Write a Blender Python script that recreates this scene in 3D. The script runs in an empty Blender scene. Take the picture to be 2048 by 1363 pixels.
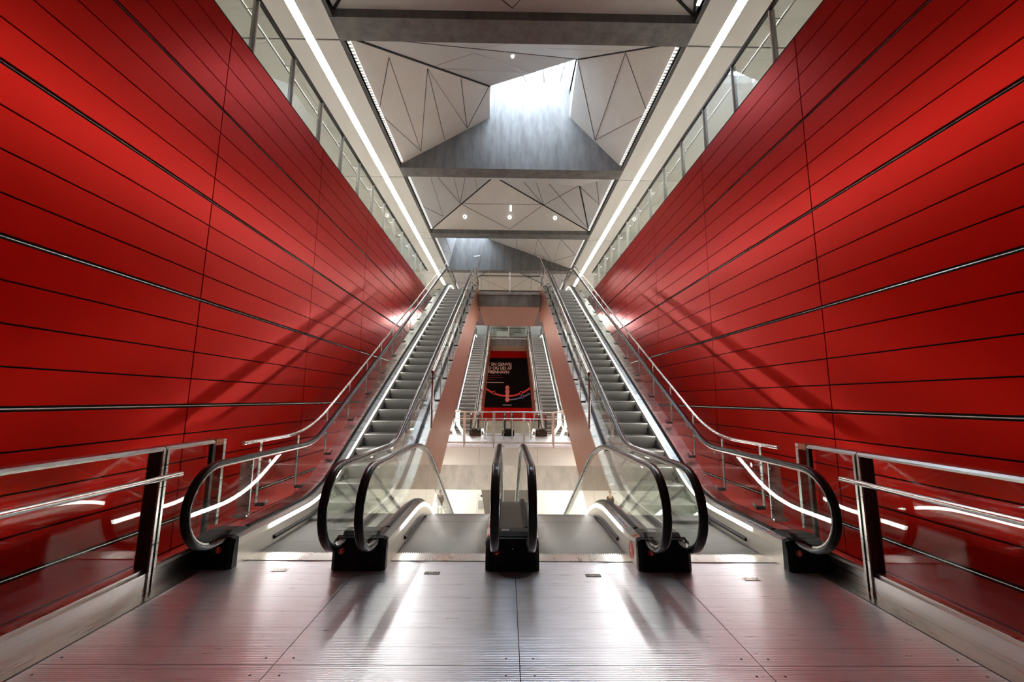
import bpy, bmesh, math, random
from mathutils import Vector, Matrix
random.seed(4)
scn = bpy.context.scene
COL = scn.collection
PI = math.pi

# ------------------------------------------------------------------ materials
def nmat(name):
    m = bpy.data.materials.new(name); m.use_nodes = True
    nt = m.node_tree; nt.nodes.clear()
    out = nt.nodes.new('ShaderNodeOutputMaterial')
    return m, nt, out

def pbr(name, col, rough=.5, metal=0., spec=.5, noise=0., nscale=6., bump=0., bscale=80., rvar=0., stretch=(1, 1, 1),
        coat=0., coatr=.1, wave=None, aniso=0.):
    m, nt, out = nmat(name)
    p = nt.nodes.new('ShaderNodeBsdfPrincipled')
    p.inputs['Base Color'].default_value = (*col, 1); p.inputs['Roughness'].default_value = rough
    p.inputs['Metallic'].default_value = metal; p.inputs['Specular IOR Level'].default_value = spec
    p.inputs['Coat Weight'].default_value = coat; p.inputs['Coat Roughness'].default_value = coatr
    p.inputs['Anisotropic'].default_value = aniso
    nt.links.new(p.outputs[0], out.inputs[0])
    tc = nt.nodes.new('ShaderNodeTexCoord'); mp = nt.nodes.new('ShaderNodeMapping')
    mp.inputs['Scale'].default_value = stretch
    nt.links.new(tc.outputs['Object'], mp.inputs[0])
    if noise or rvar:
        n = nt.nodes.new('ShaderNodeTexNoise'); n.inputs['Scale'].default_value = nscale; n.inputs['Detail'].default_value = 6
        n.inputs['Roughness'].default_value = .65
        nt.links.new(mp.outputs[0], n.inputs[0])
        if noise:
            r = nt.nodes.new('ShaderNodeMapRange'); r.inputs['From Min'].default_value = .3; r.inputs['From Max'].default_value = .7
            r.inputs['To Min'].default_value = 1 - noise; r.inputs['To Max'].default_value = 1 + noise * .6
            nt.links.new(n.outputs['Fac'], r.inputs[0])
            x = nt.nodes.new('ShaderNodeVectorMath'); x.operation = 'SCALE'; x.inputs[0].default_value = col
            nt.links.new(r.outputs[0], x.inputs['Scale']); nt.links.new(x.outputs[0], p.inputs['Base Color'])
        if rvar:
            r2 = nt.nodes.new('ShaderNodeMapRange'); r2.inputs['From Min'].default_value = .3; r2.inputs['From Max'].default_value = .7
            r2.inputs['To Min'].default_value = max(.02, rough - rvar); r2.inputs['To Max'].default_value = rough + rvar
            nt.links.new(n.outputs['Fac'], r2.inputs[0]); nt.links.new(r2.outputs[0], p.inputs['Roughness'])
    h = None
    if bump:
        n2 = nt.nodes.new('ShaderNodeTexNoise'); n2.inputs['Scale'].default_value = bscale; n2.inputs['Detail'].default_value = 3
        nt.links.new(mp.outputs[0], n2.inputs[0]); h = n2.outputs['Fac']; st = bump
    if wave:
        w = nt.nodes.new('ShaderNodeTexWave'); w.bands_direction = wave[0]; w.inputs['Scale'].default_value = wave[1]
        nt.links.new(tc.outputs['Object'], w.inputs[0]); h = w.outputs['Fac']; st = wave[2]
    if h is not None:
        b = nt.nodes.new('ShaderNodeBump'); b.inputs['Strength'].default_value = st; b.inputs['Distance'].default_value = .01
        nt.links.new(h, b.inputs['Height']); nt.links.new(b.outputs[0], p.inputs['Normal'])
    return m

def emit(name, col, strength):
    m, nt, out = nmat(name)
    e = nt.nodes.new('ShaderNodeEmission'); e.inputs[0].default_value = (*col, 1); e.inputs[1].default_value = strength
    nt.links.new(e.outputs[0], out.inputs[0])
    return m

def glassmat(name, tint=(.93, .96, .94), refl=1.0, rough=.0):
    m, nt, out = nmat(name)
    t = nt.nodes.new('ShaderNodeBsdfTransparent'); t.inputs[0].default_value = (*tint, 1)
    g = nt.nodes.new('ShaderNodeBsdfGlossy'); g.inputs['Roughness'].default_value = rough
    g.inputs[0].default_value = (refl, refl, refl, 1)
    ge = nt.nodes.new('ShaderNodeNewGeometry')           # Schlick reflectance of a thin pane, the same from both faces
    d = nt.nodes.new('ShaderNodeVectorMath'); d.operation = 'DOT_PRODUCT'
    nt.links.new(ge.outputs['Incoming'], d.inputs[0]); nt.links.new(ge.outputs['Normal'], d.inputs[1])
    def mth(op, a, b=None):
        k = nt.nodes.new('ShaderNodeMath'); k.operation = op
        for i, q in enumerate((a, b)):
            if q is None: continue
            if hasattr(q, 'links'): nt.links.new(q, k.inputs[i])
            else: k.inputs[i].default_value = q
        return k.outputs[0]
    fac = mth('ADD', mth('MULTIPLY', mth('POWER', mth('SUBTRACT', 1.0, mth('ABSOLUTE', d.outputs['Value'])), 5.0), .9), .04)
    class f: outputs = [fac]
    x = nt.nodes.new('ShaderNodeMixShader')
    nt.links.new(f.outputs[0], x.inputs[0]); nt.links.new(t.outputs[0], x.inputs[1]); nt.links.new(g.outputs[0], x.inputs[2])
    nt.links.new(x.outputs[0], out.inputs[0])
    return m

def floormat():
    """ribbed aluminium plates: fine ribs across the landing, with a slightly deeper joint every few ribs"""
    m, nt, out = nmat('ribbed_aluminium')
    p = nt.nodes.new('ShaderNodeBsdfPrincipled')
    p.inputs['Metallic'].default_value = .85; p.inputs['Specular IOR Level'].default_value = .5
    nt.links.new(p.outputs[0], out.inputs[0])
    tc = nt.nodes.new('ShaderNodeTexCoord')
    sep = nt.nodes.new('ShaderNodeSeparateXYZ'); nt.links.new(tc.outputs['Object'], sep.inputs[0])
    def math_(op, a, b=None):
        k = nt.nodes.new('ShaderNodeMath'); k.operation = op
        if hasattr(a, 'links'): nt.links.new(a, k.inputs[0])
        else: k.inputs[0].default_value = a
        if b is not None:
            if hasattr(b, 'links'): nt.links.new(b, k.inputs[1])
            else: k.inputs[1].default_value = b
        return k.outputs[0]
    fr = math_('FRACT', math_('DIVIDE', sep.outputs['Y'], .238))
    line = math_('LESS_THAN', fr, .018)
    mp = nt.nodes.new('ShaderNodeMapping'); mp.inputs['Scale'].default_value = (1.1, 14, 1)
    nt.links.new(tc.outputs['Object'], mp.inputs[0])
    n = nt.nodes.new('ShaderNodeTexNoise'); n.inputs['Scale'].default_value = 3; n.inputs['Detail'].default_value = 8
    n.inputs['Roughness'].default_value = .7
    nt.links.new(mp.outputs[0], n.inputs[0])
    r = nt.nodes.new('ShaderNodeMapRange'); r.inputs['From Min'].default_value = .3; r.inputs['From Max'].default_value = .72
    r.inputs['To Min'].default_value = .68; r.inputs['To Max'].default_value = .88
    nt.links.new(n.outputs['Fac'], r.inputs[0])
    dark = math_('MULTIPLY', r.outputs[0], math_('SUBTRACT', 1.0, math_('MULTIPLY', line, .45)))
    cmb = nt.nodes.new('ShaderNodeCombineColor')
    nt.links.new(dark, cmb.inputs[0]); nt.links.new(dark, cmb.inputs[1]); nt.links.new(math_('MULTIPLY', dark, 1.07), cmb.inputs[2])
    nt.links.new(cmb.outputs[0], p.inputs['Base Color'])
    r2 = nt.nodes.new('ShaderNodeMapRange'); r2.inputs['From Min'].default_value = .3; r2.inputs['From Max'].default_value = .7
    r2.inputs['To Min'].default_value = .26; r2.inputs['To Max'].default_value = .38
    nt.links.new(n.outputs['Fac'], r2.inputs[0]); nt.links.new(r2.outputs[0], p.inputs['Roughness'])
    w = nt.nodes.new('ShaderNodeTexWave'); w.bands_direction = 'Y'; w.inputs['Scale'].default_value = 17.5
    nt.links.new(tc.outputs['Object'], w.inputs[0])
    b = nt.nodes.new('ShaderNodeBump'); b.inputs['Strength'].default_value = .22; b.inputs['Distance'].default_value = .006
    nt.links.new(w.outputs['Fac'], b.inputs['Height']); nt.links.new(b.outputs[0], p.inputs['Normal'])
    return m

LED = 20.0
M = dict(
    red=pbr('red_lacquered_aluminium', (.46, .005, .001), .28, .55, .07),
    gap=pbr('black_joint', (.008, .006, .006), .8),
    trim=pbr('polished_trim', (.75, .72, .70), .18, 1.0),
    dtrim=pbr('dull_trim', (.34, .32, .31), .25, 1.0),
    steel=pbr('brushed_steel', (.62, .60, .57), .30, 1.0, noise=.08, nscale=5, rvar=.06, stretch=(1, .15, 8)),
    skirt=pbr('skirt_steel', (.60, .56, .50), .36, .9, noise=.06, nscale=40, rvar=.04, stretch=(1, .3, 1)),
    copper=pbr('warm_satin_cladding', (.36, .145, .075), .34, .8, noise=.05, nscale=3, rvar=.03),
    floor=floormat(),
    step=pbr('grooved_step', (.14, .132, .12), .5, .0, .3, wave=('X', 34, .5)),
    nose=pbr('step_nosing', (.30, .29, .275), .4, .5, .4),
    riser=pbr('grooved_riser', (.10, .095, .087), .5, .0, .3, wave=('X', 34, .5)),
    rubber=pbr('black_rubber', (.008, .008, .009), .22, 0, .5),
    black=pbr('black_plastic', (.004, .004, .004), .45, 0, .22),
    dark=pbr('dark_metal', (.05, .047, .044), .4, .6),
    deckdark=pbr('brown_grey_deck', (.12, .10, .09), .4, .6, noise=.15, nscale=30),
    glass=glassmat('clear_glass'),
    gglass=glassmat('grey_glass', (.86, .88, .87)),
    led=emit('skirt_light', (1, .965, .92), LED),
    strip=emit('ceiling_strip', (1, .97, .93), 34.0),
    cove=emit('cove_grille', (1, .97, .93), 1.0),
    slabfill=emit('slab_fill', (1, .97, .92), 150.0),  # added hidden lamps that brighten the footbridge
    lowfill=emit('lower_fill', (1, .97, .91), 45.0),  # added unseen lamps that brighten the lower level and bridge edge
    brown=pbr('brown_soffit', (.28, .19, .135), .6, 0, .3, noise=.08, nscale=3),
    glow=emit('lamp_and_reflection_glow', (1, .98, .95), 1.5), lens=emit('assumed_lamp_lens', (1, .94, .86), 150.0),  # glow: small lamps and reflected bands on the footbridge; lens: assumed wall lamps
    white=pbr('white_paint', (.82, .82, .80), .4),
    soffit=pbr('perforated_soffit', (.78, .77, .73), .55, 0, .4, wave=('X', 22, .25)),
    concrete=pbr('grey_concrete', (.165, .158, .152), .75, 0, .3, noise=.35, nscale=1.6, bump=.12, bscale=90, stretch=(2.5, 2.5, .6)),
    lightconc=pbr('pale_concrete', (.46, .44, .38), .7, 0, .3, noise=.22, nscale=2.2, stretch=(2, 2, .8)),
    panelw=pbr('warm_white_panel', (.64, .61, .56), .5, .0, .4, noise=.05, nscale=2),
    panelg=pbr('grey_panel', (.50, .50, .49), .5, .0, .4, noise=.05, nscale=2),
    seam=pbr('dark_seam', (.02, .018, .015), .8),
    stone=pbr('pale_stone', (.78, .75, .68), .35, 0, .5, noise=.08, nscale=3),
    poster=pbr('poster_black', (.003, .001, .001), .6, 0, .1),
    pink=pbr('poster_pale', (.85, .55, .48), .5),
    pred=pbr('poster_red', (.80, .04, .03), .5),
    pdim=pbr('poster_dim_red', (.20, .015, .015), .5),
    pblue=pbr('poster_blue', (.20, .20, .40), .5),
    sred=pbr('sticker_red', (.65, .03, .03), .4),
    sor=pbr('sticker_orange', (.85, .16, .05), .4),
    swhite=pbr('sticker_white', (.85, .83, .82), .4),
    sblue=pbr('sticker_blue', (.08, .13, .32), .4),
    scuff=pbr('scuffed_film', (.30, .30, .33), .3, .6, noise=.3, nscale=9),
    slil=pbr('sticker_lilac', (.34, .28, .36), .4),
    skin=pbr('skin', (.55, .36, .27), .5),
    cloth=pbr('black_cloth', (.004, .004, .005), .9, 0, .1),
    hair=pbr('dark_hair', (.03, .02, .015), .6),
    skyglass=glassmat('roof_glass', (.97, .98, 1)),
)

# ------------------------------------------------------------------ mesh collector
class MB:
    def __init__(s): s.v = []; s.f = []; s.fm = []; s.m = []
    def mi(s, m):
        m = M[m] if isinstance(m, str) else m
        if m not in s.m: s.m.append(m)
        return s.m.index(m)
    def face(s, pts, m):
        b = len(s.v); s.v += [tuple(p) for p in pts]; s.f.append(tuple(range(b, b + len(pts)))); s.fm.append(s.mi(m))
    def add(s, vs, fs, m):
        b = len(s.v); s.v += [tuple(p) for p in vs]; k = s.mi(m)
        for f in fs: s.f.append(tuple(b + i for i in f)); s.fm.append(k)
    def box(s, x0, x1, y0, y1, z0, z1, m):
        if x0 > x1: x0, x1 = x1, x0
        s.add([(x0, y0, z0), (x1, y0, z0), (x1, y1, z0), (x0, y1, z0), (x0, y0, z1), (x1, y0, z1), (x1, y1, z1), (x0, y1, z1)],
              [(3, 2, 1, 0), (4, 5, 6, 7), (0, 1, 5, 4), (1, 2, 6, 5), (2, 3, 7, 6), (3, 0, 4, 7)], m)
    def prism(s, poly, axis, a, b, m):
        """2D polygon extruded along axis; poly is (y,z) for 'x', (x,z) for 'y', (x,y) for 'z'"""
        n = len(poly)
        def P(q, t):
            return (t, q[0], q[1]) if axis == 'x' else (q[0], t, q[1]) if axis == 'y' else (q[0], q[1], t)
        vs = [P(q, a) for q in poly] + [P(q, b) for q in poly]
        fs = [tuple(range(n))[::-1], tuple(range(n, 2 * n))] + [(i, (i + 1) % n, n + (i + 1) % n, n + i) for i in range(n)]
        s.add(vs, fs, m)
    def tube(s, path, r, m, seg=10, cap=True):
        path = [Vector(p) for p in path]; rings = []
        up = Vector((0, 0, 1))
        for i, p in enumerate(path):
            t = (path[min(i + 1, len(path) - 1)] - path[max(i - 1, 0)]).normalized()
            a = t.cross(up)
            if a.length < 1e-3: a = t.cross(Vector((1, 0, 0)))
            a.normalize(); c = a.cross(t)
            rings.append([p + (a * math.cos(2 * PI * k / seg) + c * math.sin(2 * PI * k / seg)) * r for k in range(seg)])
        vs = [q for R_ in rings for q in R_]; fs = []
        for i in range(len(rings) - 1):
            for k in range(seg):
                fs.append((i * seg + k, i * seg + (k + 1) % seg, (i + 1) * seg + (k + 1) % seg, (i + 1) * seg + k))
        if cap: fs += [tuple(range(seg))[::-1], tuple(range(len(vs) - seg, len(vs)))]
        s.add(vs, fs, m)
    def sweep(s, frames, sec, m):
        """frames: (y,z,ny,nz); sec: closed (x,d) polygon"""
        n = len(sec); vs = []
        for (y, z, ny, nz) in frames: vs += [(x, y + ny * d, z + nz * d) for (x, d) in sec]
        fs = []
        for i in range(len(frames) - 1):
            for k in range(n): fs.append((i * n + k, i * n + (k + 1) % n, (i + 1) * n + (k + 1) % n, (i + 1) * n + k))
        fs += [tuple(range(n))[::-1], tuple(range(len(vs) - n, len(vs)))]
        s.add(vs, fs, m)
    def disc(s, c, nrm, r, th, m, seg=20):
        nrm = Vector(nrm).normalized(); c = Vector(c)
        s.tube([c, c + nrm * th], r, m, seg)
    def sphere(s, c, r, m, seg=12, sx=1, sy=1, sz=1):
        vs = []; fs = []; rows = seg // 2
        for i in range(rows + 1):
            t = PI * i / rows
            for k in range(seg):
                a = 2 * PI * k / seg
                vs.append((c[0] + r * sx * math.sin(t) * math.cos(a), c[1] + r * sy * math.sin(t) * math.sin(a), c[2] + r * sz * math.cos(t)))
        for i in range(rows):
            for k in range(seg): fs.append((i * seg + k, i * seg + (k + 1) % seg, (i + 1) * seg + (k + 1) % seg, (i + 1) * seg + k))
        s.add(vs, fs, m)
    def mesh(s, name, off=(0, 0, 0), smooth=False, fix=True):
        me = bpy.data.meshes.new(name)
        me.from_pydata([(x - off[0], y - off[1], z - off[2]) for x, y, z in s.v], [], s.f)
        for m in s.m: me.materials.append(m)
        me.polygons.foreach_set('material_index', s.fm)
        if fix:
            bm = bmesh.new(); bm.from_mesh(me)
            bmesh.ops.recalc_face_normals(bm, faces=bm.faces); bm.to_mesh(me); bm.free()
        if smooth:
            me.polygons.foreach_set('use_smooth', [True] * len(me.polygons))
            me.set_sharp_from_angle(angle=math.radians(38))
        me.update(); return me
    def build(s, name, parent=None, smooth=False, fix=True):
        off = Vector((0, 0, 0)); q = parent
        while q is not None: off += q.location; q = q.parent
        o = bpy.data.objects.new(name, s.mesh(name, off, smooth, fix)); COL.objects.link(o)
        if parent is not None: o.parent = parent
        return o

def empty(name, loc, label, cat, group=None):
    o = bpy.data.objects.new(name, None); o.location = loc; COL.objects.link(o); o.empty_display_size = .1
    return tag(o, label, cat, group)
def tag(o, label=None, cat=None, group=None, kind=None):
    for k, v in (('label', label), ('category', cat), ('group', group), ('kind', kind)):
        if v: o[k] = v
    return o
def struct(o, label=None, cat=None):
    return tag(o, label, cat, None, 'structure')
def copy_tree(o, parent=None, dy=0., swap=None):
    c = o.copy(); COL.objects.link(c)
    c.parent = parent
    if parent is None: c.location = (o.location[0], o.location[1] + dy, o.location[2])
    for ch in list(o.children): copy_tree(ch, c)
    return c
def text_mesh(txt, size, mat, name, parent, loc, rot=(PI / 2, 0, 0), align='LEFT', depth=.004, bold=0.):
    cu = bpy.data.curves.new(name, 'FONT'); cu.body = txt; cu.size = size; cu.extrude = depth; cu.align_x = align; cu.offset = bold
    t = bpy.data.objects.new(name + '_tmp', cu); COL.objects.link(t)
    dg = bpy.context.evaluated_depsgraph_get(); dg.update()
    me = bpy.data.meshes.new_from_object(t.evaluated_get(dg)); bpy.data.objects.remove(t); bpy.data.curves.remove(cu)
    me.materials.clear(); me.materials.append(M[mat])
    me.transform(Matrix.Translation(loc) @ (Matrix.Rotation(rot[2], 4, 'Z') @ Matrix.Rotation(rot[0], 4, 'X')))
    off = Vector((0, 0, 0)); q = parent
    while q is not None: off += q.location; q = q.parent
    me.transform(Matrix.Translation(-off))
    o = bpy.data.objects.new(name, me); COL.objects.link(o); o.parent = parent
    return o

# ------------------------------------------------------------------ levels and plan
S = .555; TH = math.atan(S)          # slope of every flight
RISE = 6.9                           # storey height
W = 4.1                              # red wall planes
DY = 15.0                            # second set of flights stands this far behind the first

# ------------------------------------------------------------------ flights
class Flight:
    def __init__(s, sgn, yb, y0, y1, R=2.4):
        T = R * math.tan(TH / 2); inc = RISE / math.sin(TH) - 2 * T; yt = yb + RISE / S
        s.sgn = sgn; s.R = R
        s.seg = [('l', yb - T - y0, 0), ('a', R * TH, sgn), ('l', inc, sgn), ('a', R * TH, -sgn), ('l', y1 - yt - T, 0)]
        s.y0 = y0; s.L = sum(q[1] for q in s.seg)
        s.start = []; y, z = y0, 0.; th = 0.; c = 0.
        for k, L, q in s.seg:
            s.start.append((c, y, z, th))
            if k == 'l': y += L * math.cos(th); z += L * math.sin(th)
            else:
                y, z, th = s._arc(y, z, th, L, q)
            c += L
    def _arc(s, y, z, th, L, q):
        d = q * L / s.R; t2 = th + d
        return y + (math.sin(t2) - math.sin(th)) * s.R * (1 if q > 0 else -1) , z + (math.cos(th) - math.cos(t2)) * s.R * (1 if q > 0 else -1), t2
    def at(s, a):
        i = 4
        while i > 0 and a < s.start[i][0]: i -= 1
        c, y, z, th = s.start[i]; k, L, q = s.seg[i]; a -= c
        if k == 'l': return y + a * math.cos(th), z + a * math.sin(th), th
        return s._arc(y, z, th, a, q)
    def marks(s, a0, a1, n=9):
        r = [a0]
        for i, (c, *_r) in enumerate(s.start):
            k, L, q = s.seg[i]
            if k == 'a':
                for j in range(n + 1): r.append(c + L * j / n)
        r = sorted(set(round(x, 5) for x in r + [a1] if a0 <= x <= a1))
        return r
    def frames(s, a0, a1):
        f = []
        for a in s.marks(a0, a1):
            y, z, th = s.at(a); f.append((y, z, -math.sin(th), math.cos(th)))
        return f
    def a_of_y(s, y):
        lo, hi = 0., s.L
        for _ in range(40):
            m = (lo + hi) / 2
            if s.at(m)[0] < y: lo = m
            else: hi = m
        return lo
    def z(s, y): return s.at(s.a_of_y(y))[1]
    def off(s, y, d):
        """point on the parallel curve d above the flight, at the flight abscissa y"""
        Y, Z, th = s.at(s.a_of_y(y)); return (Y - math.sin(th) * d, Z + math.cos(th) * d)

UP = Flight(1, 6.5, 4.34, 21.0); DN = Flight(-1, 6.35, 4.34, 21.0)
HR = 1.05; NR = .39                  # handrail height, newel radius
def frames_of(pts):
    fr = []
    for i, (y, z) in enumerate(pts):
        y0, z0 = pts[max(i - 1, 0)]; y1, z1 = pts[min(i + 1, len(pts) - 1)]
        l = math.hypot(y1 - y0, z1 - z0); ty, tz = (y1 - y0) / l, (z1 - z0) / l
        fr.append((y, z, -tz, ty))
    return fr
def loop_path(F, d=HR, r=NR):
    c0y, c0z = 4.22, HR - NR
    pts = [(4.50, c0z - r)] + [(c0y - r * math.sin(t), c0z - r * math.cos(t)) for t in [PI * k / 16 for k in range(17)]]
    a1 = F.L - .1
    for a in F.marks(.35, a1): 
        y, z, th = F.at(a); pts.append((y - math.sin(th) * d, z + math.cos(th) * d))
    ey, ez = pts[-1]; ez -= r
    pts += [(ey + r * math.sin(t), ez + r * math.cos(t)) for t in [PI * k / 14 for k in range(1, 15)]]
    pts.append((ey - .3, ez - r))
    return pts
def round_sec(cx, cd, w, h, n=4):
    r = min(w, h) * .45; out = []
    for (sx, sd, a0) in ((1, 1, 0), (-1, 1, 90), (-1, -1, 180), (1, -1, 270)):
        for k in range(n):
            a = math.radians(a0 + 90 * k / (n - 1)); out.append((cx + sx * (w / 2 - r) + r * math.cos(a), cd + sd * (h / 2 - r) + r * math.sin(a)))
    return out

# one step mesh for all flights: grooved tread with a hollow curved riser below its nose
def step_mesh():
    b = MB(); w = .492
    prof = [(0, 0), (0, -.012), (.003, -.04), (.009, -.08), (.019, -.12), (.033, -.16), (.050, -.20), (.060, -.235), (.09, -.235), (.09, -.03), (.465, -.03), (.465, -.004), (.40, -.004), (.396, 0)]
    n = len(prof)
    vs = [(-w, y, z) for y, z in prof] + [(w, y, z) for y, z in prof]
    b.add(vs, [(n - 1, 0, n, 2 * n - 1), (n - 2, n - 1, 2 * n - 1, 2 * n - 2)], 'step')
    b.add(vs, [(0, 1, n + 1, n)], 'nose')
    b.add(vs, [(i, i + 1, n + i + 1, n + i) for i in range(1, n - 2)], 'riser')
    b.add(vs, [tuple(range(n)), tuple(range(n, 2 * n))[::-1]], 'dark')
    return b.mesh('step')
STEP = step_mesh()

def build_escalator(xc, F, label, sides, stickers=()):
    """sides: dict of -1/+1 -> outer deck reach from the skirt face"""
    root = empty('escalator', (xc, 4.4, 0), label, 'escalator', 'escalators of the hall')
    sg = F.sgn
    # steps
    k = 0; y = 4.80
    while y < 20.0:
        o = bpy.data.objects.new('step', STEP); COL.objects.link(o); o.parent = root
        zz = F.z(y + (.34 if sg > 0 else .06)); o.location = (0, y - 4.4, zz - .004)
        y += .40
    b = MB(); b.box(xc - .5, xc + .5, 4.60, 4.795, -.03, .006, 'steel')
    for i in range(40): b.box(xc - .495 + i * .025, xc - .483 + i * .025, 4.795, 4.83, -.02, .004, 'steel')
    b.build('comb_plate', root)
    hp = loop_path(F)
    for e in (-1, 1):
        fx = xc + e * .5; X = lambda u: fx + e * u
        reach = sides[e]
        a0 = .085
        b = MB(); b.sweep(F.frames(a0, F.L - .2), [(X(0), -.30), (X(0), .195), (X(.02), .195), (X(.02), -.30)], 'skirt')
        b.sweep(F.frames(a0, F.L - .2), [(X(0), .245), (X(0), .262), (X(.075), .285), (X(.075), .245)], 'steel')
        b.sweep(F.frames(a0, F.L - .2), [(X(.012), .19), (X(.012), .25), (X(.03), .25), (X(.03), .19)], 'skirt')
        sk = b.build('skirt_panel', root)
        b = MB(); b.sweep(F.frames(.72, F.L - .5), [(X(-.002), .197), (X(-.002), .243), (X(.012), .243), (X(.012), .197)], 'led')
        tag(b.build('light_strip', sk), 'glowing white light strip')
        b = MB(); b.sweep(F.frames(.78, F.L - .7), [(X(-.028), .055), (X(-.028), .075), (X(.0), .095), (X(.0), .045)], 'black')
        b.build('brush', sk)
        b = MB()
        b.sweep(F.frames(.42, F.L - .2), [(X(.075), .2), (X(.075), .30), (X(.083), .305), (X(.127), .305), (X(.135), .30), (X(.135), .2)], 'black')
        b.build('glass_seal', root)
        b = MB()
        b.sweep(F.frames(.42, F.L - .2), [(X(.135), .215), (X(.135), .262), (X(reach), .262), (X(reach), .215)], 'steel' if reach > .3 or sg > 0 else 'deckdark')
        b.build('outer_deck', root)
        # handrail
        b = MB(); b.sweep(frames_of(hp), round_sec(X(.105), 0, .084, .052), 'rubber')
        h = b.build('handrail', root, smooth=True)
        b = MB(); pr = [(y_, z_) for y_, z_ in hp]
        fr = [(y_, z_, ny, nz) for (y_, z_, ny, nz) in frames_of(hp)]
        b.sweep(fr[2:-2], [(X(.088), -.042), (X(.088), -.024), (X(.122), -.024), (X(.122), -.042)], 'steel')
        b.build('rail_guide', root, smooth=True)
        # glass panes
        x0, x1 = X(.099), X(.111)
        top = .99
        c0y, c0z = 4.22, HR - NR; r = NR - .05
        arc = [(c0y - r * math.sin(t), c0z - r * math.cos(t)) for t in [PI * q / 16 for q in range(17)]]
        yA = 5.25
        poly = arc + [F.off(yA, top), F.off(yA, .27), (4.5, .27), (4.40, c0z - r)]
        b = MB(); b.prism(poly, 'x', x0, x1, 'glass'); b.build('glass_pane', root)
        aA = F.a_of_y(yA); aB = F.L - .1; n = int((aB - aA) / 1.5)
        for i in range(n):
            p, q = aA + (aB - aA) * i / n + .004, aA + (aB - aA) * (i + 1) / n - .004
            ms = F.marks(p, q)
            up_ = [(F.at(a)[0] - math.sin(F.at(a)[2]) * top, F.at(a)[1] + math.cos(F.at(a)[2]) * top) for a in ms]
            lo_ = [(F.at(a)[0] - math.sin(F.at(a)[2]) * .27, F.at(a)[1] + math.cos(F.at(a)[2]) * .27) for a in ms]
            b = MB(); b.prism(up_ + lo_[::-1], 'x', x0, x1, 'glass'); b.build('glass_pane', root)
        ey, ez = F.off(F.at(aB)[0] - .0001, HR); ez -= NR
        arc = [(ey + r * math.sin(t), ez + r * math.cos(t)) for t in [PI * q / 12 for q in range(13)]]
        b = MB(); b.prism(arc + [(ey + .005, ez - r)], 'x', x0, x1, 'glass'); b.build('glass_pane', root)
    # truss cladding
    xl, xr = xc - .5 - sides[-1], xc + .5 + sides[1]
    low = -1.35; t = .03
    b = MB()
    sec = [(xl, .215), (xl, low), (xr, low), (xr, .215), (xr - t, .215), (xr - t, low + t), (xl + t, low + t), (xl + t, .215)]
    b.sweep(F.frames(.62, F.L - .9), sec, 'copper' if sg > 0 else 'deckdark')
    b.build('truss_cladding', root)
    return root

def lay(b, F, a0, a1, x0, x1, d, m, th=.003):
    b.sweep(F.frames(a0, a1), [(x0, d), (x1, d), (x1, d + th), (x0, d + th)], m)
def deck_stickers(root, F, xc, e, up=False):
    """safety pictograms on the inner deck beside the newel"""
    fx = xc + e * .5; X = lambda u: fx + e * u
    # deck strip runs u 0..075 and rises from d .262 to .285
    def sheet(a0, a1, u0, u1, m, lift=.0015, name=None, b=None):
        bb = b or MB(); dd = lambda u: .262 + .023 * u / .075 + lift
        bb.sweep(F.frames(a0, a1), [(X(u0), dd(u0)), (X(u1), dd(u1)), (X(u1), dd(u1) + .001), (X(u0), dd(u0) + .001)], m)
        return bb
    p0, p1 = (.50, 1.02) if not up else (.32, .80)
    b = sheet(p0, p1, .006, .070, 'swhite')
    for i in range(4):
        st = (p1 - p0) / 4; y, z, th = F.at(p0 + st * (i + .5))
        p = Vector((X(.038), y, z + .2785)); k = 'sred' if i == 0 else 'sblue'
        for (m_, f, dz) in ((k, 1., 0), ('swhite', .76, .0012)):
            n = 24; ry = st * .44
            b.prism([(p.x + .029 * f * math.cos(2 * PI * q / n), p.y + ry * f * math.sin(2 * PI * q / n)) for q in range(n)], 'z', p.z + dz, p.z + dz + .001, m_)
        b.box(p.x - .007, p.x + .005, p.y - ry * .5, p.y + ry * .4, p.z + .0024, p.z + .0034, k)
        b.box(p.x - .014, p.x + .014, p.y - ry * .1, p.y + ry * .12, p.z + .0024, p.z + .0034, k)
    tag(b.build('pictogram_sticker', root), 'white strip of round blue safety pictograms')
    ka = .36 if not up else .22
    b = sheet(ka - .012, ka + .012, .03, .05, 'swhite'); tag(b.build('key_switch', root), 'small pale key switch')
    b = sheet(.09, .19, .006, .070, 'swhite')
    y, z, th = F.at(.14); n = 24
    b.prism([(X(.038) + .029 * math.cos(2 * PI * q / n), y + .042 * math.sin(2 * PI * q / n)) for q in range(n)], 'z', z + .2785, z + .281, 'sred')
    b.box(X(.020), X(.056), y - .006, y + .006, z + .281, z + .282, 'swhite')
    tag(b.build('stop_button', root), 'red oval stop button on a white label')
    if not up:
        b = sheet(.22, .27, .010, .064, 'sor'); tag(b.build('warning_sticker', root), 'orange oblong sticker')

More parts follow.
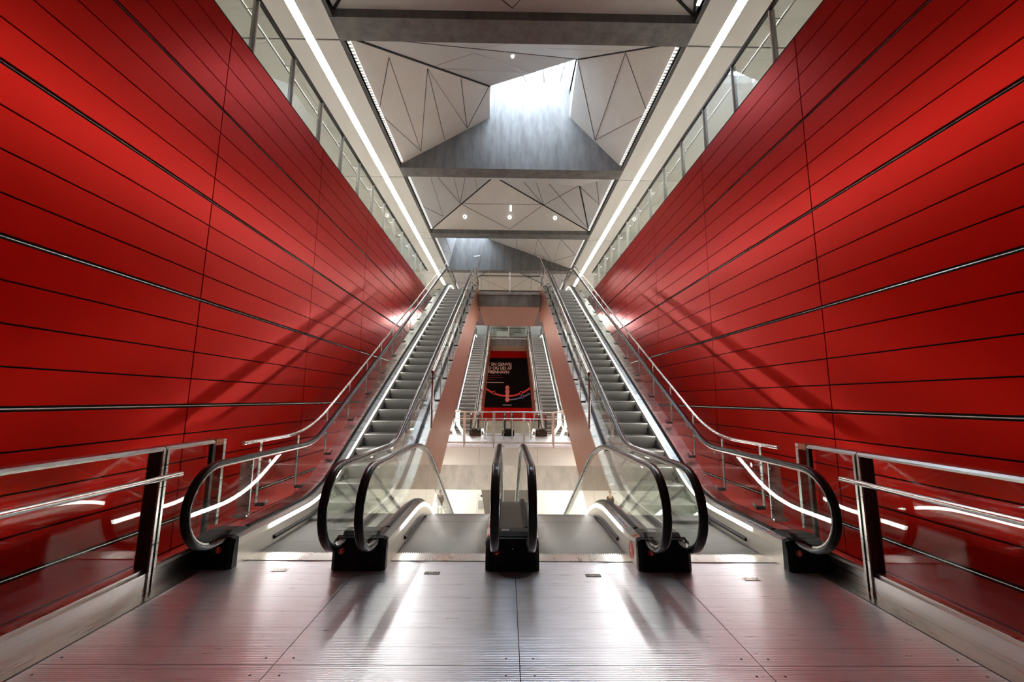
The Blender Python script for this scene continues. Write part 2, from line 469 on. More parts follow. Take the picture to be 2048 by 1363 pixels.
def newel_block(x0, x1, bx, label, F=None):
    """black cabinet at the foot of a balustrade; bx is where its red button sits"""
    root = empty('newel_block', ((x0 + x1) / 2, 4.34, 0), label, 'escalator newel', 'black newel blocks at the escalator ends')
    b = MB()
    prof = [(4.34, .012), (4.352, .235), (4.375, .30), (4.418, .315), (4.418, .0), (4.345, .0)]
    n = len(prof); c = .035
    cx = [(x0, .0), (x0 + c, 1.), (x1 - c, 1.), (x1, 0.)]
    vs = []
    for (x, f) in cx:
        for (y, z) in prof:
            yy = y if f or y > 4.5 else y + .03; zz = z if f or z < .1 else z - .03
            vs.append((x, yy, zz))
    fs = [tuple(range(n)), tuple(range(3 * n, 4 * n))[::-1]]
    for i in range(3):
        for k in range(n): fs.append((i * n + k, i * n + (k + 1) % n, (i + 1) * n + (k + 1) % n, (i + 1) * n + k))
    b.add(vs, fs, 'black')
    b.prism([(4.40, 0), (4.40, .315), (4.46, .345), (4.62, .335), (4.755, .29), (4.755, 0)], 'x', x0 + .079, x1 - .079, 'black')
    b.build('cabinet', root)
    b = MB(); b.disc((bx, 4.352, .185), (0, -1, .09), .030, .012, 'sred'); b.box(bx - .004, bx + .004, 4.334, 4.339, .163, .207, 'pink')
    tag(b.build('stop_button', root), 'red round button')
    if x1 - x0 > .45:
        xm = (x0 + x1) / 2
        b = MB(); b.face([(xm - .115, 4.47, .3475), (xm - .035, 4.47, .3475), (xm - .035, 4.56, .3415), (xm - .115, 4.56, .3415)], 'slil')
        tag(b.build('data_plate', root), 'small lilac sticker')
        b = MB(); b.tube([(xm, 4.338, .215), (xm, 4.348, .215)], .006, 'steel', 8); b.build('screw', root)
    return root

near = []
near.append(build_escalator(-2.31, UP, 'up escalator on the left, climbing beside the left red wall from the near landing', {-1: .39, 1: .27}))
near.append(build_escalator(-.775, DN, 'down escalator just left of the middle newel, dropping from the near landing', {-1: .265, 1: .275}))
near.append(build_escalator(.775, DN, 'down escalator just right of the middle newel, dropping from the near landing', {-1: .275, 1: .265}))
near.append(build_escalator(2.31, UP, 'up escalator on the right, climbing beside the right red wall from the near landing', {-1: .27, 1: .39}))
deck_stickers(near[2], DN, .775, 1); deck_stickers(near[3], UP, 2.31, 1, True); deck_stickers(near[1], DN, -.775, 1)
# large no-luggage pictogram on the skirt of the right-hand down flight
b = MB(); xx = 1.2735
b.disc((xx, 4.61, .125), (-1, 0, 0), .088, .002, 'sred')
b.add([(xx - .003, 4.560, .060), (xx - .003, 4.585, .052), (xx - .003, 4.665, .180), (xx - .003, 4.645, .195)], [(0, 1, 2, 3)], 'pink')
b.add([(xx - .003, 4.60, .115), (xx - .003, 4.645, .090), (xx - .003, 4.66, .102), (xx - .003, 4.615, .13)], [(0, 1, 2, 3)], 'pink')
tag(b.build('prohibition_sticker', near[2]), 'round red sticker with a pale figure')
blocks = [newel_block(-3.2, -2.80, -2.93, 'black newel block at the outer end of the left up escalator'),
          newel_block(-1.81, -1.275, -1.71, 'black newel block between the left up and left down escalators'),
          newel_block(-.27, .27, -.16, 'black newel block in the middle of the near landing'),
          newel_block(1.275, 1.81, 1.40, 'black newel block between the right down and right up escalators'),
          newel_block(2.80, 3.2, 2.90, 'black newel block at the outer end of the right up escalator')]
far_labels = ['distant up escalator on the left, rising beyond the footbridge beside the poster',
              'distant down escalator left of the far middle newel, beyond the footbridge',
              'distant down escalator right of the far middle newel, beyond the footbridge',
              'distant up escalator on the right, rising beyond the footbridge beside the poster']
for o, l in zip(near, far_labels): copy_tree(o, None, DY)['label'] = l
for o, l in zip(blocks, ['black newel block far off at the left outer end on the footbridge', 'black newel block far off, second from left on the footbridge',
                         'black newel block far off in the middle of the footbridge', 'black newel block far off, second from right on the footbridge',
                         'black newel block far off at the right outer end on the footbridge']):
    copy_tree(o, None, DY)['label'] = l

# ------------------------------------------------------------------ tubular guard rails along the flights
def rail_path(yy0, yy1, zo, yb):
    """flat then rising with the flight; smoothed knee"""
    pts = [(yy0, zo)] if yy0 < yb - .7 else []
    z = lambda y: zo + max(0, y - yb) * S
    k = [yb - .7 + 1.4 * i / 10 for i in range(11)]
    for y in k:
        if y < yy0: continue
        u = (y - (yb - .7)) / 1.4
        pts.append((y, zo + S * 1.4 * u * u / 2))
    y = yb + .7
    pts = [p for p in pts if p[0] >= yy0]
    if yy0 > yb + .7: pts = [(yy0, z(yy0))]
    pts.append((yy1, z(yy1)))
    return pts
def guard_rail(x, e, y0, y1, zo, yb, label, bend=False):
    root = empty('guard_rail', (x, y0, 0), label, 'railing', 'tubular guard rails of the up escalators')
    pts = rail_path(y0, y1, zo, yb); z = lambda y: zo + max(0, y - yb) * S
    P = [(x, a, c) for a, c in pts]
    if bend: P = [(x, y0 + .03, UP.z(y0) + .40), (x, y0, z(y0) - .22)] + P
    b = MB(); b.tube(P, .024, 'trim', 12); b.build('top_rail', root, smooth=True)
    y = y0 + (.36 if not bend else .95); n = 0
    while y < y1:
        zt = z(y); zf = UP.z(y) + .385
        b = MB()
        b.prism([(y - .022, zf), (y + .022, zf), (y + .022, zt - .02), (y - .022, zt - .02)], 'x', x - .006, x + .006, 'steel')
        p = b.build('post', root); xi = x - e * .11
        b = MB(); b.box(min(x, xi), max(x, xi), y - .02, y + .02, zf - .02, zf + .02, 'dark'); b.disc((xi, y, zf + .03), (-e, 0, 0), .03, .02, 'trim', 14); b.build('clamp', p)
        b = MB(); b.tube([(x, y, zf + .52), (xi, y, zf + .52)], .008, 'steel', 8); b.disc((xi, y, zf + .52), (-e, 0, 0), .026, .02, 'trim', 14); b.build('clamp', p)
        y += .93; n += 1
    return root
rails = [guard_rail(-3.17, -1, 4.95, 19.6, 1.16, 6.55, 'silver tube guard rail against the left red wall, rising outside the left up escalator'),
         guard_rail(3.17, 1, 4.95, 19.6, 1.16, 6.55, 'silver tube guard rail against the right red wall, rising outside the right up escalator'),
         guard_rail(-1.50, 1, 7.85, 19.6, 1.24, 6.1, 'silver tube guard rail on the void side of the left up escalator', True),
         guard_rail(1.50, -1, 7.85, 19.6, 1.24, 6.1, 'silver tube guard rail on the void side of the right up escalator', True)]
for o, l in zip(rails, ['distant guard rail on the outer side of the far left up escalator', 'distant guard rail on the outer side of the far right up escalator',
                        'distant guard rail on the poster side of the far left up escalator', 'distant guard rail on the poster side of the far right up escalator']):
    copy_tree(o, None, DY)['label'] = l

# ------------------------------------------------------------------ landing floor
b = MB()
b.box(-3.3, 3.3, -7, 4.60, -.6, -.012, 'gap')
b.box(-3.3, 3.3, 4.60, 4.76, -.6, -.032, 'gap')
g = .003
xs = [-3.06, -1.55, .03, 1.60, 3.06]
for i in range(4):
    for (ya, yb_) in ((2.90, 4.60), (-.6, 2.90), (-7, -.6)):
        b.box(xs[i] + g, xs[i + 1] - g, ya + g, yb_ - g, -.012, 0, 'floor')
for s_ in (-1, 1): b.box(s_ * 3.066, s_ * 3.2, -7, 4.60, -.012, .004, 'steel')
for i in range(4):
    for y in (2.97, 2.80):
        for x in (xs[i] + .09, xs[i + 1] - .09): b.disc((x, y, -.001), (0, 0, 1), .008, .0016, 'dark', 10)
struct(b.build('floor_landing'), 'ribbed aluminium plates of the near landing', 'floor')
for x, y, m_, lab in ((-.79, 4.30, 'dark', 'dark maker plate on the floor before the left down escalator'), (.79, 4.26, 'dark', 'dark maker plate on the floor before the right down escalator'),
                  (-2.31, 4.36, 'steel', 'pale maker plate on the floor before the left up escalator'), (2.31, 4.20, 'steel', 'pale maker plate on the floor before the right up escalator')):
    root = empty('maker_plate', (x, y, 0), lab, 'plate', 'maker plates on the landing floor')
    b = MB(); b.box(x - .075, x + .075, y - .03, y + .03, .0005, .003, m_); b.build('plate', root)
    for k, ch in enumerate('KONE'):
        text_mesh(ch, .042, 'steel' if m_ == 'dark' else 'dark', 'lettering', root, (x - .053 + k * .0355, y - .015, .0032), (0, 0, 0), 'CENTER', .0004)

b = MB(); b.disc((.03, 4.36, .0004), (0, 0, 1), .175, .0012, 'scuff', 36)
tag(b.build('floor_sticker'), 'round scuffed grey sticker on the floor at the foot of the middle newel', 'sticker')
# ------------------------------------------------------------------ side balustrades of the landing
def side_guard(e, label):
    X = lambda u: e * u
    root = empty('glass_balustrade', (X(3.26), 3.9, 0), label, 'balustrade', 'glass balustrades of the landing')
    b = MB(); b.box(X(3.2), X(3.38), -6.5, 4.52, 0, .17, 'steel'); b.box(X(3.23), X(3.33), -6.5, 4.52, .17, .20, 'steel'); b.build('base_channel', root)
    posts = [-4.4, -.25, 3.88]
    for y in posts:
        b = MB(); b.box(X(3.2), X(3.32), y - .035, y + .035, 0.02, 1.20, 'dark'); b.box(X(3.185), X(3.2), y - .035, y - .012, 0, 1.215, 'steel'); b.box(X(3.185), X(3.2), y + .012, y + .035, 0, 1.215, 'steel')
        b.build('post', root)
    b = MB(); b.box(X(3.2), X(3.24), 4.50, 4.54, .1, 1.20, 'dark'); b.build('post', root)
    ys = [-6.5] + posts + [4.52]
    for a, c in zip(ys[:-1], ys[1:]):
        b = MB(); b.box(X(3.255), X(3.267), a + .04, c - .04, .19, 1.21, 'gglass'); b.build('glass_pane', root)
    for a, c in zip(ys[:-1], ys[1:]):
        b = MB()
        b.prism([(X(3.19), 1.205), (X(3.19), 1.222), (X(3.21), 1.24), (X(3.33), 1.24), (X(3.345), 1.225), (X(3.345), 1.205)], 'y', a + .006, c - .006, 'steel'); b.build('top_rail', root)
    b = MB(); b.tube([(X(3.10), -6.5, .985), (X(3.10), 3.97, .985)], .024, 'trim', 14)
    for y in posts: b.tube([(X(3.10), y, .985), (X(3.19), y, .985)], .010, 'trim', 8)
    b.build('handrail', root, smooth=True)
    # folded steel end frame joining the guard to the escalator
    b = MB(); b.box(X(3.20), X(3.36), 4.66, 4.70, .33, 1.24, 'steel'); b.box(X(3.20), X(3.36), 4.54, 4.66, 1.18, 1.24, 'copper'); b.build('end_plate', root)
    b = MB(); b.box(X(3.02), X(3.16), 4.93, 4.95, .36, 1.0, 'steel')
    b.box(X(3.02), X(3.20), 4.93, 4.945, .33, .36, 'dark'); b.build('fixing_plate', root)
    for z in (.95, .33):
        b = MB(); b.disc((X(3.055), 4.93, z + (.02 if z < .5 else -.03)), (0, -1, 0), .032, .03, 'trim', 16); b.build('bolt', root)
    return root
side_guard(-1, 'glass balustrade with steel handrail along the left edge of the near landing')
side_guard(1, 'glass balustrade with steel handrail along the right edge of the near landing')

# ------------------------------------------------------------------ red walls
def red_wall(name, e):
    b = MB(); zs = [7.04]; 
    k = 0
    lev = [1.58 + 1.366 * k / 4 for k in range(-36, 17)]
    ys = [5.25 + 2.92 * k for k in range(-5, 12)]
    b.box(e * (W + .03), e * (W + .3), -9.3, 15.8, -7, 7.0, 'gap'); b.box(e * (W + .03), e * (W + .3), 15.8, 38.2, -1.7, 7.0, 'gap')
    gp = .008
    for i in range(len(ys) - 1):
        for j in range(len(lev) - 1):
            z0, z1 = lev[j], min(lev[j + 1], 7.0)
            thick0 = (j % 4 == 0); thick1 = ((j + 1) % 4 == 0)
            if z0 < -1.9: continue
            t = .020
            b.box(e * W, e * (W + t), ys[i] + gp, ys[i + 1] - gp, z0 + (.030 if thick0 else gp), z1 - (.022 if thick1 else gp) if z1 < 6.99 else 7.0, 'red')
    b.box(e * W, e * (W + .03), -9.3, 15.8, -7, -1.85, 'panelw')
    for j in range(0, len(lev) - 1, 4):
        if lev[j] > -2.2: b.tube([(e * (W + .006), -9.3, lev[j] + .004), (e * (W + .006), 38, lev[j] + .004)], .0055, 'dtrim', 6)
    b.box(e * (W - .004), e * (W + .32), -9.3, 19.45, 7.0, 7.02, 'gap')
    return struct(b.build(name), 'glossy red panelled wall on the ' + ('left' if e < 0 else 'right'), 'wall')
red_wall('wall_left', -1); red_wall('wall_right', 1)

# red end wall with the poster
b = MB(); ye = 38.0
b.box(-4.1, 4.1, ye + .03, ye + .3, -1.7, 6.9, 'gap')
for j in range(-1, 20):
    z0 = .10 + .3415 * j
    if z0 > 6.2: break
    for i in range(3): b.box(-4.1 + 2.733 * i + .006, -4.1 + 2.733 * (i + 1) - .006, ye, ye + .03, z0 + .006, z0 + .3355, 'red')
b.box(-4.1, 4.1, ye, ye + .03, -1.7, -.25, 'lightconc')
struct(b.build('wall_end'), 'red panelled wall closing the far end behind the poster', 'wall')
root = empty('poster', (0, ye - .03, .93), 'large black poster with pale headline and glowing metro line diagram on the red end wall', 'poster')
b = MB(); yp = ye - .03; b.box(-2.30, 2.22, yp, yp + .028, .93, 5.53, 'poster'); b.build('poster_sheet', root)  # plain black sheet of the poster itself
for txt, z in (("TA' EN GENVEJ", 4.80), ('IND OG UD AF', 4.44), ('KØBENHAVN', 4.08)):
    text_mesh(txt, .385, 'pink', 'lettering', root, (-2.26, yp - .004, z), bold=.006)
b = MB()
for i, (z, x1) in enumerate(((3.86, -.62), (3.68, -.46), (3.51, -1.25))):
    x = -2.2
    while x < x1:
        w_ = random.uniform(.06, .2); b.box(x, min(x + w_, x1), yp - .004, yp, z - .028, z + .028, 'pdim'); x += w_ + .04
b.build('small_print', root)
b = MB(); x = -2.2
while x < -.38: w_ = random.uniform(.05, .16); b.box(x, min(x + w_, -.38), yp - .004, yp, 3.21, 3.255, 'pink'); x += w_ + .03
b.build('small_print', root); b = MB(); x = -.46
while x < .33: w_ = random.uniform(.05, .12); b.box(x, min(x + w_, .33), yp - .004, yp, 1.155, 1.20, 'pink'); x += w_ + .02
b.build('small_print', root)
def arc_strip(cx, cz, r, a0, a1, w_, m, y):
    bb = MB(); n = 28; P = []
    for i in range(n + 1):
        a = a0 + (a1 - a0) * i / n; P.append((math.cos(a), math.sin(a)))
    for i in range(n):
        (c0, s0), (c1, s1) = P[i], P[i + 1]
        q = [(cx + c0 * (r - w_), cz + s0 * (r - w_)), (cx + c1 * (r - w_), cz + s1 * (r - w_)), (cx + c1 * (r + w_), cz + s1 * (r + w_)), (cx + c0 * (r + w_), cz + s0 * (r + w_))]
        bb.prism(q, 'y', y - .004, y, m)
    return bb
rr = (2.05 ** 2 + .72 ** 2) / (2 * .72)
h_ = math.asin(2.1 / rr)
arc_strip(-.06, 2.0 + rr, rr, -PI / 2 - h_, -PI / 2 + h_, .075, 'pred', yp).build('route_line', root)
o = arc_strip(-.06, 1.66 + 3.9, 3.9, -PI / 2 + .04, -PI / 2 + .56, .06, 'pblue', yp).build('route_line', root); tag(o, 'slate blue route line')
b = MB()
for x, z, m_ in ((-1.31, 2.29, 'pred'), (1.215, 2.29, 'pred'), (1.33, 1.95, 'pblue')):
    b.disc((x, yp - .004, z), (0, -1, 0), .155, .003, m_, 22); b.disc((x, yp - .007, z), (0, -1, 0), .10, .003, 'poster', 22)
b.build('route_stop', root)
b = MB(); b.prism([(-.22, 1.66), (.10, 1.66), (.10, 2.77), (-.22, 2.77)], 'y', yp - .006, yp - .003, 'pred')
for z in (2.762, 2.397, 2.03, 1.666):
    b.disc((-.06, yp - .006, z), (0, -1, 0), .205, .003, 'pred', 24); b.disc((-.06, yp - .009, z), (0, -1, 0), .165, .003, 'pink', 24); b.disc((-.06, yp - .012, z), (0, -1, 0), .105, .003, 'pred', 24)
    b.box(-.12, .0, yp - .017, yp - .015, z - .02, z + .02, 'pink')
tag(b.build('interchange_symbol', root), 'stack of four pale ringed station circles')

# ------------------------------------------------------------------ footbridge between the flights
b = MB()
b.box(-4.1, 4.1, 15.82, 19.6, -.10, 0, 'floor')
b.box(-4.1, 4.1, 15.80, 15.83, -.75, -.10, 'skirt')
for x in (-3.3, -1.1, 1.1, 3.3): b.box(x - .004, x + .004, 15.797, 15.8, -.75, -.12, 'gap')
b.box(-4.1, 4.1, 15.84, 19.6, -1.65, -.10, 'lightconc')
struct(b.build('floor_bridge'), 'footbridge with steel edge and pale concrete underside across the void', 'floor')
root = empty('glass_balustrade', (0, 15.86, 0), 'low glass balustrade with steel posts along the front edge of the footbridge', 'balustrade')
b = MB(); b.box(-4.0, 4.0, 15.86, 15.92, .02, .10, 'steel'); b.build('base_channel', root)
for z, nm in ((1.22, 'top_rail'), (.96, 'middle_rail')):
    b = MB(); b.tube([(-2.35, 15.86, z), (2.35, 15.86, z)], .028 if nm == 'top_rail' else .022, 'trim', 10); b.build(nm, root, smooth=True)
for x in (-3.9, -2.8, -1.69, -.57, .58, 1.70, 2.8, 3.9):
    b = MB(); b.box(x - .05, x + .05, 15.88, 15.93, -.08, 1.22, 'steel'); b.box(x - .014, x + .014, 15.80, 15.84, -.12, .10, 'trim'); b.build('post', root)
for x0, x1 in ((-3.85, -2.85), (-2.75, -1.74), (-1.64, -.62), (-.52, .53), (.63, 1.65), (1.75, 2.75), (2.85, 3.85)):
    b = MB(); b.box(x0, x1, 15.855, 15.867, .1, 1.16, 'glass'); b.build('glass_pane', root)
def hook_post(x, e, lab):
    pts = [(x, 17.9, 0), (x, 17.9, .78)] + [(x + e * .07 * (1 - math.cos(t)), 17.9 + .0, .78 + .09 * math.sin(t)) for t in (.4, .8, 1.2, 1.6)]
    b = MB(); b.tube(pts, .026, 'white', 10); b.disc((x, 17.9, 0), (0, 0, 1), .06, .012, 'white')
    o = b.build('guide_post', smooth=True); tag(o, lab, 'post', 'white hooked guide posts on the footbridge')
for x, e, l in ((-.98, 1, 'white hooked guide post on the footbridge, leftmost of four'), (-.21, 1, 'white hooked guide post just left of the far middle newel'),
                (.16, -1, 'white hooked guide post just right of the far middle newel'), (.95, -1, 'white hooked guide post on the footbridge, rightmost of four')):
    hook_post(x, e, l)
def reflection(e, lab):  # bands of reflected strip light, built as made-up glowing bars
    root = empty('reflected_light', (e * 1.9, 17.4, 0), lab, 'reflection', 'slanted light reflections built as bars on the footbridge')
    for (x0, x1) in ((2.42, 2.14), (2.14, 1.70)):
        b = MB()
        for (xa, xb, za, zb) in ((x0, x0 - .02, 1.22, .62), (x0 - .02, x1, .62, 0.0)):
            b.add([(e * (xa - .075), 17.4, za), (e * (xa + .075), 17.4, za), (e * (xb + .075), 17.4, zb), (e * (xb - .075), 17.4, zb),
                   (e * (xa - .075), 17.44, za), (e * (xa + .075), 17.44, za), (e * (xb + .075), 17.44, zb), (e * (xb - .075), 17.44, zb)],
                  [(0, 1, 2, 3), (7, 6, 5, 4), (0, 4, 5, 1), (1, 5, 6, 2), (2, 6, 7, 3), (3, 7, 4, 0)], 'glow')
        tag(b.build('light_band', root), 'glowing white slanted band of reflected light')
    b = MB(); b.box(e * 2.06, e * 2.52, 17.39, 17.45, 1.18, 1.26, 'white'); b.build('cross_bar', root)  # made-up bar tying the light bands together
reflection(-1, 'white glowing slanted light barrier at the left end of the footbridge'); reflection(1, 'white glowing slanted light barrier at the right end of the footbridge')

# ------------------------------------------------------------------ upper level
def upper(y0, y1, name, lab, ry):
    b = MB()
    b.box(-1.52, 1.52, y0 + .12, y0 + 1.2, 6.22, 6.78, 'concrete')
    b.box(-1.52, 1.52, y0, y0 + 1.2, 6.78, 6.93, 'steel')
    b.box(-4.1, 4.1, y0 + 1.2, y1, 6.22, 6.9, 'concrete')
    b.box(-1.5, 1.5, y0 + .14, y1, 6.19, 6.22, 'brown')
    return struct(b.build(name), lab, 'floor')
upper(19.45, 24.9, 'floor_upper', 'upper floor slab that the near escalators climb to', 0)
upper(19.45 + DY, 40, 'floor_upper_far', 'upper floor slab above the red end wall', 0)
b = MB(); b.box(-4.1, 4.1, 40, 52, 6.5, 6.9, 'stone'); struct(b.build('floor_upper_end'), 'upper concourse floor at the far end', 'floor')
def edge_guard(y, lab):
    root = empty('glass_balustrade', (0, y + .05, 6.93), lab, 'balustrade', 'glass balustrades on the upper floor edges')
    b = MB(); b.tube([(-1.5, y + .05, 7.74), (1.5, y + .05, 7.74)], .025, 'dark', 10); b.build('top_rail', root, smooth=True)
    b = MB(); b.box(-1.5, 1.5, y + .03, y + .09, 6.93, 7.0, 'dark'); b.build('base_channel', root)
    for x in (-1.4, -1.06, 1.06, 1.4):
        b = MB(); b.box(x - .012, x + .012, y + .03, y + .06, 6.95, 7.95, 'steel'); b.build('post', root)
    b = MB(); b.tube([(0, y + .05, 6.93), (0, y + .05, 7.95)], .028, 'white', 10); b.box(-.06, .04, y - .02, y + .06, 7.55, 7.66, 'white'); b.build('post', root)
    for x0, x1 in ((-1.48, -.03), (.03, 1.48)):
        b = MB(); b.box(x0, x1, y + .045, y + .057, 7.0, 7.92, 'glass'); b.build('glass_pane', root)
edge_guard(19.45, 'glass balustrade on the upper floor edge straight ahead, between the near escalator tops')
edge_guard(19.45 + DY, 'glass balustrade on the far upper floor edge above the poster')

for e in (-1, 1):
    sd = 'left' if e < 0 else 'right'
    b = MB(); b.box(e * 4.42, e * 8, -9, 52, 6.5, 6.9, 'stone'); struct(b.build('floor_gallery_' + sd), 'gallery floor above the %s red wall' % sd, 'floor')
    b = MB(); b.box(e * 8, e * 8.2, -9, 52, 6.5, 10.1, 'panelw'); struct(b.build('wall_gallery_' + sd), 'pale back wall of the %s gallery' % sd, 'wall')
    # soffit with joints, dark lip
    b = MB(); ys = [-9, -3.4, 2.53, 8.45, 14.37, 20.29, 26.2, 32.1, 38, 52]
    for a, c in zip(ys[:-1], ys[1:]):
        b.box(e * 4.07, e * 4.62, a + .02, c - .02, 9.95, 9.98, 'soffit'); b.box(e * 4.86, e * 8, a + .02, c - .02, 9.95, 9.98, 'soffit')
    b.box(e * 4.07, e * 8.2, -9, 52, 9.98, 10.3, 'dark')
    b.box(e * 3.98, e * 4.07, -9, 52, 9.96, 10.0, 'dark')
    struct(b.build('ceiling_soffit_' + sd), 'pale perforated soffit over the %s gallery' % sd, 'ceiling')
    root = empty('strip_light', (e * 4.74, 6, 9.95), 'continuous white strip light in the %s soffit' % sd, 'strip light', 'soffit strip lights')
    b = MB(); b.box(e * 4.64, e * 4.84, 7.2, 40, 9.955, 9.972, 'strip'); b.build('diffuser', root)
    b = MB(); b.box(e * 4.63, e * 4.64, 7.2, 40, 9.945, 9.976, 'white'); b.box(e * 4.84, e * 4.85, 7.2, 40, 9.945, 9.976, 'white'); b.build('housing', root)
    # flush speaker
    o = MB(); o.disc((e * 4.42, 19.65, 9.95), (0, 0, -1), .12, .012, 'white', 24)
    tag(o.build('ceiling_speaker'), 'round white flush speaker in the %s soffit' % sd, 'speaker', 'soffit speakers')
    # glass parapet of the gallery on the red wall
    root = empty('gallery_guard', (e * 4.12, 12, 7.02), 'glass parapet with silver posts on top of the %s red wall' % sd, 'glass guard', 'glass parapets of the galleries')
    b = MB(); b.box(e * 4.09, e * 4.15, 1.0, 19.6, 7.97, 8.02, 'dark'); b.build('top_rail', root)
    b = MB(); b.tube([(e * 4.30, 1.0, 7.83), (e * 4.30, 19.6, 7.83)], .02, 'steel', 8); b.build('handrail', root)
    y = 2.33; yl = [y + 1.135 * k for k in range(16)]
    for y in yl:
        b = MB(); b.box(e * 4.14, e * 4.18, y - .03, y + .03, 7.0, 7.97, 'white'); b.box(e * 4.10, e * 4.14, y - .012, y + .012, 7.02, 7.97, 'white')
        b.tube([(e * 4.18, y, 7.83), (e * 4.30, y, 7.83)], .01, 'steel', 6); b.build('post', root)
    for a, c in zip([1.2] + yl[:-1], yl):
        b = MB(); b.box(e * 4.118, e * 4.13, a + .016, c - .016, 7.03, 7.97, 'glass'); b.build('glass_pane', root)
    # cove light grilles beside the coffers
    for k, (a, c) in enumerate(((6.3, 7.6), (8.6, 13.6), (14.5, 19.4), (20.4, 25.2), (26.3, 31.0))):
        b = MB(); b.box(e * 3.90, e * 3.975, a, c, 10.10, 10.14, 'cove')
        n = int((c - a) / .1)
        for i in range(n): b.box(e * 3.895, e * 3.98, a + .1 * i, a + .1 * i + .03, 10.085, 10.10, 'steel')
        wh = ['nearest the camera', 'beside the big skylight', 'beside the coffer with three spotlights', 'beside the far skylight', 'farthest off'][k]
        tag(b.build('cove_light'), 'slim bright grille light along the %s soffit edge, %s' % (sd, wh), 'cove light', 'cove lights along the soffit edges')
    # small assumed lamp, added to make the bright glow on the red wall
    yl_, zl = 16.86, 4.94
    root = empty('assumed_wall_lamp', (e * 3.4, yl_, zl), 'small assumed lamp on a bracket, added for the glow on the %s red wall halfway up the escalator' % sd, 'lamp', 'assumed wall washing lamps')
    b = MB(); b.tube([(e * 3.18, yl_ - .6, zl - .6), (e * 3.5, yl_, zl)], .016, 'steel', 8); b.tube([(e * 3.18, yl_ + .3, zl - .1), (e * 3.5, yl_, zl)], .012, 'steel', 8); b.build('bracket', root)
    c0 = Vector((e * 3.55, yl_, zl)); ax = (Vector((e * 4.1, 15.0, 4.58)) - c0).normalized()      # snoot aimed at the wall, deep enough to keep the lens out of view
    u_ = ax.cross(Vector((0, 0, 1))).normalized(); v_ = ax.cross(u_); n = 18; ln = .34
    b = MB(); ring = lambda d, r, a_: c0 + ax * d + (u_ * math.cos(a_) + v_ * math.sin(a_)) * r
    for k in range(n):
        a0, a1 = 2 * PI * k / n, 2 * PI * (k + 1) / n
        b.add([ring(0, .085, a0), ring(0, .085, a1), ring(ln, .085, a1), ring(ln, .085, a0), ring(ln, .075, a0), ring(ln, .075, a1), ring(.02, .075, a1), ring(.02, .075, a0)],
              [(0, 1, 2, 3), (3, 2, 5, 4), (4, 5, 6, 7)], 'dark')
    b.disc(c0 - ax * .01, ax, .085, .012, 'dark', n); b.build('housing', root)
    b = MB(); b.disc(c0 + ax * .022, ax, .07, .006, 'lens', n); b.build('lens', root)

# ------------------------------------------------------------------ beams and coffers
def seam(b, p, q, w_=.012, m='seam', drop=.012, nrm=None):
    p, q = Vector(p), Vector(q); n = Vector((0, 0, -1))
    if nrm:
        n, o_ = nrm; p = p - n * n.dot(p - o_); q = q - n * n.dot(q - o_)
    t = (q - p).normalized()
    n = n if n.z < 0 else -n
    s_ = t.cross(n).normalized() * w_ / 2; d = n * drop
    b.add([p - s_, q - s_, q + s_, p + s_, p - s_ + d, q - s_ + d, q + s_ + d, p + s_ + d],
          [(0, 1, 2, 3), (7, 6, 5, 4), (0, 4, 5, 1), (1, 5, 6, 2), (2, 6, 7, 3), (3, 7, 4, 0)], m)
def facet(b, pts, m, th=.05):
    pts = [Vector(p) for p in pts]
    n = (pts[1] - pts[0]).cross(pts[2] - pts[0]).normalized()
    if n.z < 0: n = -n
    k = len(pts); vs = pts + [p + n * th for p in pts]
    b.add(vs, [tuple(range(k)), tuple(range(k, 2 * k))[::-1]] + [(i, (i + 1) % k, k + (i + 1) % k, k + i) for i in range(k)], m)
    return (n, pts[0])
def shift(p, dy, mx=1): return (p[0] * mx, p[1] + dy, p[2])

def beam(name, y, prof, lab, w_=.6):
    b = MB(); b.prism(prof, 'y', y, y + w_, 'concrete'); return struct(b.build(name), lab, 'beam')
flat = [(-4.07, 9.95), (4.07, 9.95), (4.07, 10.27), (-4.07, 10.27)]
beam('beam_first', 7.87, flat, 'flat concrete beam across the top of the picture')
beam('beam_gable', 13.73, [(-4.07, 9.95), (4.07, 9.95), (4.07, 10.12), (2.14, 12.04), (2.14, 13.9), (-.82, 13.9), (-.82, 11.98), (-4.07, 10.12)], 'gabled concrete beam below the big skylight')
beam('beam_third', 19.59, flat, 'flat concrete beam behind the three spotlights')
beam('beam_far_gable', 25.45, [(-4.07, 9.95), (4.07, 9.95), (4.07, 10.12), (-1.40, 12.08), (-1.40, 13.9), (-3.52, 13.9), (-3.52, 12.0), (-4.07, 10.12)], 'far gabled concrete beam over the upper floor')
beam('beam_last', 31.31, flat, 'last concrete beam at the far end')
beam('beam_behind', 2.0, flat, 'concrete beam above the near landing')

